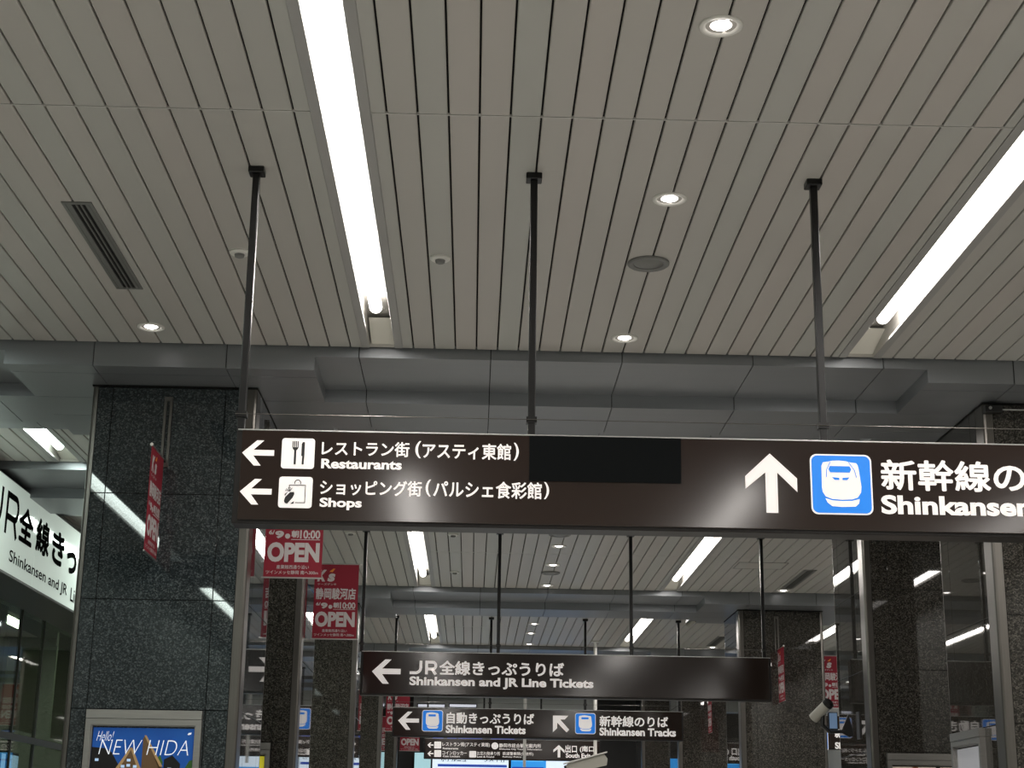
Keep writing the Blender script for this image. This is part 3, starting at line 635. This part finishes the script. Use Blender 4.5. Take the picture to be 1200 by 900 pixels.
def draw_houses(o, pl, a, b, c, d):
    w = b-a; U = lambda s: a+s*w; V = lambda s: d-s*w          # v measured down from the top in poster widths
    mb = MB(); mb.prism([(a, c), (b, c), (b, d), (a, d)], lambda p, q, k: pl.P(p, q, k), .004, .012); s = mb.build('poster_sheet', M['psky'], o); s['label'] = 'deep blue travel poster'
    G = lambda m, pts, lw: (poly(m, pl, [(U(x), V(y)) for x, y in pts], lw))
    mb = MB(); G(mb, ((0, .19), (.14, .20), (.20, .24), (.30, .40), (.30, .9), (0, .9)), .0135); mb.build('dark_hill', M['pdark'], o); mb = MB(); G(mb, ((.72, .30), (.80, .26), (.88, .34), (.88, .9), (.72, .9)), .0135); mb.build('dark_hill', M['pdark'], o)
    mb = MB(); G(mb, ((.38, .19), (.49, .42), (.49, .9), (.23, .9), (.23, .42)), .0145); G(mb, ((.52, .07), (.70, .36), (.70, .9), (.50, .9), (.50, .10)), .0145); mb.build('thatched_house', M['pbrown'], o)
    mb = MB(); G(mb, ((.38, .19), (.40, .19), (.27, .42), (.23, .42)), .0155); G(mb, ((.38, .19), (.40, .19), (.50, .40), (.47, .41)), .0155); G(mb, ((.51, .07), (.53, .07), (.71, .37), (.68, .37)), .0155); mb.build('roof_edge', M['pstraw'], o)
    mb = MB()
    for x, y in ((.355, .30), (.355, .35), (.30, .36), (.42, .36), (.04, .30), (.76, .38)): G(mb, ((x, y), (x+.035, y), (x+.035, y+.025), (x, y+.025)), .0165)
    mb.build('lit_windows', M['pwin'], o)
    mb = MB(); G(mb, ((.93, .38), (.97, .31), (1, .30), (1, .9), (.91, .9)), .0145); G(mb, ((.63, .30), (.68, .26), (.71, .33), (.68, .40)), .0145); mb.build('trees', M['pgreen'], o)
    mb = MB(); text(mb, 'NEW HIDA', pl, U(.07), U(.955), V(.26), V(.115), -.022, .018, 0, .22); mb.build('poster_lettering', M['pwhite'], o)
    mb = MB(); text(mb, 'Hello!', pl, U(.04), U(.21), V(.13), V(.035), -.014, .018, 0, .45)
    poly(mb, pl, [(U(x), V(y)) for x, y in ((.935, .055), (.95, .04), (.975, .037), (.97, .055), (.945, .062))], .018); mb.build('poster_lettering', M['pwhite'], o)
FRONT = lambda Y: Plane((0, Y, 0), (1, 0, 0), (0, -1, 0))
poster_case(FRONT(11.57), -2.722, -1.908, 2.432, 1.25, 'steel poster case with a blue travel poster on the left granite column', draw_houses)
def draw_notice(o, pl, a, b, c, d):
    mb = MB(); mb.prism([(a, c), (b, c), (b, d), (a, d)], lambda p, q, k: pl.P(p, q, k), .004, .012); mb.build('poster_sheet', M['yellow'], o)
    mb = MB(); w = b-a; text(mb, 'ご案内', pl, a+w*.35, b-w*.06, d-.12, d-.03, .02, .014); text(mb, '駅からのお知らせ', pl, a+w*.55, b-w*.1, d-.17, d-.145, .008, .014); mb.build('notice_lettering', M['icon_black'], o)
poster_case(FRONT(15.5), -2.722, -1.900, 2.43, 1.2, 'steel poster case with a yellow notice on the second left column', draw_notice)
def draw_warm(o, pl, a, b, c, d):
    mb = MB(); mb.prism([(a, c), (b, c), (b, d), (a, d)], lambda p, q, k: pl.P(p, q, k), .004, .012); mb.build('poster_sheet', M['pwarm'], o)
    w = b-a; mb = MB(); poly(mb, pl, [(a+w*.26, c), (a+w*.33, c), (a+w*.33, d), (a+w*.26, d)], .014); poly(mb, pl, [(a+w*.62, c), (a+w*.70, c), (a+w*.72, d-.02), (a+w*.64, d)], .014); mb.build('print_stripes', M['porange'], o)
    mb = MB(); poly(mb, pl, [(a+w*.56, d), (a+w*.62, d), (a+w*.60, d-.05)], .014); mb.build('print_dark', M['pdark'], o)
poster_case(FRONT(15.5), 3.96, 4.80, 2.425, 1.2, 'steel poster case with a warm coloured poster on the second right column', draw_warm)
def draw_grey(o, pl, a, b, c, d):
    mb = MB(); mb.prism([(a, c), (b, c), (b, d), (a, d)], lambda p, q, k: pl.P(p, q, k), .004, .012); mb.build('poster_sheet', M['pgrey'], o)
    mb = MB(); poly(mb, pl, [(a, d-.20), (b, d-.20), (b, d-.185), (a, d-.185)], .014); mb.build('print_stripe', M['yellow'], o)
    mb = MB(); poly(mb, pl, [(a+.1, d-.24), (b-.1, d-.23), (b-.05, c), (a+.05, c)], .014); mb.build('print_dark', M['pdark'], o)
poster_case(Plane((RX, 0, 0), (0, -1, 0), (-1, 0, 0)), -12.76, -12.02, 2.435, 1.2, 'poster case seen obliquely on the inner side of the nearest right column', draw_grey)

# ------------------------------------------------------------------ lit ticket office sign on the left wall
o = thing('wall_sign', 'long backlit white sign with black ticket lettering high on the left wall', 'sign', (-4.5, 17.6, 3.98))
mb = MB(); mb.bbox(-5.02, -4.505, 13.35, 22.4, 3.96, 4.88, .006); mb.build('sign_box', M['glassframe'], o)
for a, b in ((13.4, 16.245), (16.255, 19.25), (19.26, 22.35)):
    mb = MB(); mb.bbox(-4.506, -4.5, a, b, 3.985, 4.865, .002); mb.build('lit_panel', M['wsign'], o)
pl = Plane((-4.5, 0, 0), (0, 1, 0), (1, 0, 0))
mb = MB(); letters_jr(mb, pl, 14.56, 15.55, 4.335, 4.745, .062); mb.build('lettering', M['wink'], o); mb = MB()
for i, ch in enumerate('全線きっぷうりば'):
    s = .40; u = 15.58+.645*i; hh = .36 if ch != 'っ' else .25
    text(mb, ch, pl, u, u+(.53 if ch != 'っ' else .45), 4.35, 4.35+hh, .03, .004)
mb.build('lettering', M['wink'], o)
mb = MB(); text(mb, 'Shinkansen and JR', pl, 15.36, 17.66, 4.065, 4.215, .012, .004); mb.build('lettering', M['wink'], o); mb = MB(); text(mb, 'Line Tickets', pl, 17.82, 19.25, 4.065, 4.215, .012, .004); mb.build('lettering', M['wink'], o)
o = thing('ticket_monitor', 'pale blue lit monitor behind the ticket office window, bottom left', 'monitor', (-5.28, 18.75, 0))
mb = MB(); mb.bbox(-5.31, -5.25, 18.38, 19.12, 1.7, 2.46, .006); mb.build('casing', M['black'], o)
mb = MB(); mb.box(-5.25, -5.246, 18.41, 19.09, 1.74, 2.43); mb.build('screen', M['screen'], o)
mb = MB(); mb.box(-5.33, -5.26, 18.6, 18.9, 0.0, 1.7); mb.build('stand', M['black'], o)

# ------------------------------------------------------------------ cameras on the ceiling and columns
o = thing('security_camera', 'cream bullet security camera on a black bracket beside the second right column', 'camera', (RX, 15.95, 2.75))
Yc = 15.95
pt = lambda x, y, dy=0: (A(x, y, Yc+dy)[0], Yc+dy, A(x, y, Yc+dy)[1])
mb = MB(); a, b = pt(953, 842, .06), pt(969, 826, -.05); mb.tube(a, b, .052, 20); mb.build('camera_body', M['cream'], o, smooth=False)
mb = MB(); d = (Vector(b)-Vector(a)).normalized(); mb.tube(b, Vector(b)+d*.035, .058, 20); mb.tube(Vector(b)+d*.035, Vector(b)+d*.05, .05, 20, 0, .035); mb.build('lens_cap', M['black'], o)
mb = MB(); mb.tube(pt(964, 838), pt(964, 852), .022, 8); mb.tube(pt(964, 850), pt(973, 858), .022, 8); mb.tube(pt(972, 858), pt(990, 857), .018, 8); mb.build('arm', M['black'], o)
mb = MB(); q = [pt(985, 858), pt(994, 837), pt(1001, 862), pt(995, 864)]
mb.prism([(p[0], p[2]) for p in q], lambda x, z, y: (x, y, z), Yc-.012, Yc+.012); mb.box(RX-.012, RX-.001, Yc-.06, Yc+.06, pt(994, 866)[2], pt(994, 834)[2]); mb.build('wall_bracket', M['black'], o)
mb = MB(); q0 = pt(971.5, 855); q1 = pt(982, 834.5); mb.bbox(q0[0], q1[0], Yc+.02, Yc+.05, q0[2], q1[2], .004); c = mb.build('bracket_gap_panel', M['black'], o)
mb = MB(); mb.box(q0[0]+.012, q1[0]-.008, Yc+.018, Yc+.0199, q0[2]+.012, q1[2]-.008); mb.build('screen', mat('bracket_gap_blue_glow', (.08, .14, .25), .2, 0, (.16, .24, .36), .5), c)  # added glowing panel in place of the blue-lit view through the bracket
def pole_camera(px, y0, Y, lab, body=True):
    X, z = A(px, y0, Y)
    o = thing('security_camera' if body else 'ceiling_pole', lab, 'camera' if body else 'pole', (X, Y, CEIL))
    mb = MB(); mb.tube((X, Y, CEIL), (X, Y, z), .03, 12); mb.build('drop_pole', M['white'], o)
    mb = MB(); mb.lathe((X, Y, CEIL), [(.0005, 0), (.075, 0), (.075, -.02), (.03, -.03)], 16); mb.build('ceiling_flange', M['white'], o)
    if body:
        mb = MB(); mb.tube((X, Y, z-.0), (X, Y, z-.10), .045, 12); mb.build('swivel', M['cream'], o)
        mb = MB(); c = Vector((X-.12, Y, z-.16)); ca, sa = math.cos(math.radians(14)), math.sin(math.radians(14))
        mb.prism([(-.36, -.10), (.30, -.10), (.34, .0), (.30, .10), (-.36, .08), (-.40, .05)], lambda p, q, a: (c.x+p*ca-q*sa, c.y+a, c.z+p*sa+q*ca), -.10, .10); mb.build('camera_housing', M['cream'], o)
        mb = MB(); mb.prism([(-.42, .085), (.36, .105), (.36, .125), (-.42, .105)], lambda p, q, a: (c.x+p*ca-q*sa, c.y+a, c.z+p*sa+q*ca), -.13, .13); mb.build('sun_shield', M['white'], o)
        mb = MB(); e = Vector((c.x-.38*ca, c.y-.04, c.z-.38*sa)); mb.tube(e, e+Vector((-.05*ca, 0, -.05*sa)), .06, 14); mb.build('lens', M['black'], o)
pole_camera(697.5, 884, 28.6, 'cream boxy security camera hanging on a white pole, lower middle of the photo')
pole_camera(614.5, 899, 31.9, 'thin pale pole hanging from the far ceiling in front of the farthest sign', False)
o = thing('security_camera', 'tiny white camera under the second beam, right of its recess', 'camera', (3.32, 24.4, NOTCH))
mb = MB(); mb.tube((3.32, 24.4, NOTCH), (3.32, 24.4, NOTCH-.10), .018, 8); mb.build('drop_pole', M['white'], o)
mb = MB(); mb.tube((3.38, 24.36, NOTCH-.09), (3.27, 24.44, NOTCH-.16), .035, 12); mb.build('camera_body', M['cream'], o)
o = thing('junction_box', 'small dark box with a bolt at the top of the nearest right column', 'junction box', (RX+.08, 11.55, 4.72))
mb = MB(); mb.bbox(RX+.0, RX+.13, 11.50, 11.568, 4.735, 4.79, .004); mb.build('box', M['black'], o)
mb = MB(); mb.tube((RX+.035, 11.5, 4.765), (RX+.035, 11.488, 4.765), .012, 8); mb.build('bolt', M['steel'], o)
mb = MB(); mb.tube((RX+.13, 11.54, 4.765), (RX+.95, 11.54, 4.765), .006, 8); mb.build('conduit', M['steel'], o)

# ------------------------------------------------------------------ far end: lit boards and bulkheads
YF = 40.6
def board(Y, xa, xb, yt, zb, name, lab, cat, m, items=(), strips=()):
    u0, z1 = A(xa, yt, Y); u1, _ = A(xb, yt, Y)
    o = thing(name, lab, cat, ((u0+u1)/2, Y, zb)); pl = FRONT(Y)
    mb = MB(); mb.bbox(u0-.015, u1+.015, Y+.005, Y+.14, zb-.03, z1+.03, .005); mb.build('casing', M['black'], o)
    mb = MB(); mb.box(u0, u1, Y, Y+.005, zb, z1); mb.build('lit_face', M[m], o)
    for (mm, a, b, t, d) in strips:
        q = bx(Y, a, b, t, d); mb = MB(); mb.box(q[0], q[1], Y-.004, Y-.0005, q[2], q[3]); mb.build('print_panel', M[mm], o)
    if items:
        mb = MB()
        for (t, a, b, c, d) in items: q = bx(Y, a, b, c, d); text(mb, t, pl, *q, .015, .007)
        mb.build('lettering', M['wink'], o)
    return o
M.update(adpale=mat('lit_ad_pale', (.5, .7, .75), .4, 0, (.45, .75, .80), .75), adwhite=mat('lit_ad_white', (.8, .85, .9), .4, 0, (.75, .88, 1), .95), adblue=mat('lit_ad_blue', (.05, .3, .7), .4, 0, (.03, .33, .85), .85), adnavy=mat('lit_ad_navy', (.02, .05, .3), .4, 0, (.03, .08, .45), .7), adsky=mat('lit_ad_sky', (.1, .5, .9), .4, 0, (.12, .52, .98), .95),
         bulk=mat('bulkhead_pale', (.55, .57, .55), .5, 0), strip=mat('lit_slot', (.8, .8, .8), .4, 0, (.75, .78, .9), .6))
board(YF-.2, 486, 505, 882, 1.4, 'advertisement_board', 'pale teal lit advertisement at the far end, left of the white one', 'lit advertisement', 'adpale')
board(YF-.2, 507, 596, 886, 1.4, 'advertisement_board', 'white lit hotel advertisement at the far end under the farthest sign', 'lit advertisement', 'adwhite', [('ホテルニュー', 517, 553, 885.5, 892.5), ('うスイ竹', 567, 592, 886.5, 893)], [('adnavy', 513, 594, 895.2, 898.2)])
board(YF-.2, 599, 690, 886, 1.4, 'advertisement_board', 'blue lit advertisement with a white panel at the far end', 'lit advertisement', 'adblue', [], [('adsky', 600, 637, 888, 892), ('adwhite', 640, 670, 888, 904), ('adnavy', 600, 637, 898.5, 900.5)])
dep = board(38.5, 497, 640, 862.3, A(500, 868, 38.5)[1], 'departure_board', 'dark narrow board with faint blue writing just above the farthest sign', 'board', 'pdark', [], [('adnavy', 507, 520, 863.5, 867), ('adnavy', 524, 535, 864, 867), ('adnavy', 537, 565, 864, 867), ('adnavy', 575, 603, 865, 868)])
for px in (-.4, 1.1):
    mb = MB(); mb.tube((px, 38.65, A(500, 862, 38.5)[1]), (px, 38.65, CEIL), .02, 8); dep['_o'] = list(dep.location); mb.build('hanger', M['pole'], dep)
mb = MB(); u0, z1 = A(505, 812, 38.2); u1, _ = A(700, 815, 38.2); z0 = A(505, 829, 38.2)[1]
mb.box(u0-.4, u1, 38.2, 38.6, z0, 5.0); struct(mb, 'trim_7', M['bulk'])
for xa, xb, l in ((490, 521, 'left one of two pale lit slots above the third sign'), (527, 558, 'right one of two pale lit slots above the third sign')):
    q = bx(37.9, xa, xb, 825.3, 828.3); o = thing('light_slot', l, 'light', ((q[0]+q[1])/2, 37.9, q[2])); mb = MB(); mb.bbox(q[0]-.02, q[1]+.02, 37.9, 38.2, q[2]-.02, q[3]+.02, .004); mb.build('casing', M['black'], o); mb = MB(); mb.box(q[0], q[1], 37.895, 37.8999, q[2], q[3]); mb.build('diffuser', M['strip'], o)
board(33.2, 958, 992, 884, 2.2, 'advertisement_board', 'white lit board at the bottom of the gap beside the second right column', 'lit advertisement', 'adwhite', [('ご案内', 964, 985, 886, 893)], [])

# neat up helper property
for ob in list(bpy.data.objects):
    if '_o' in ob: del ob['_o']
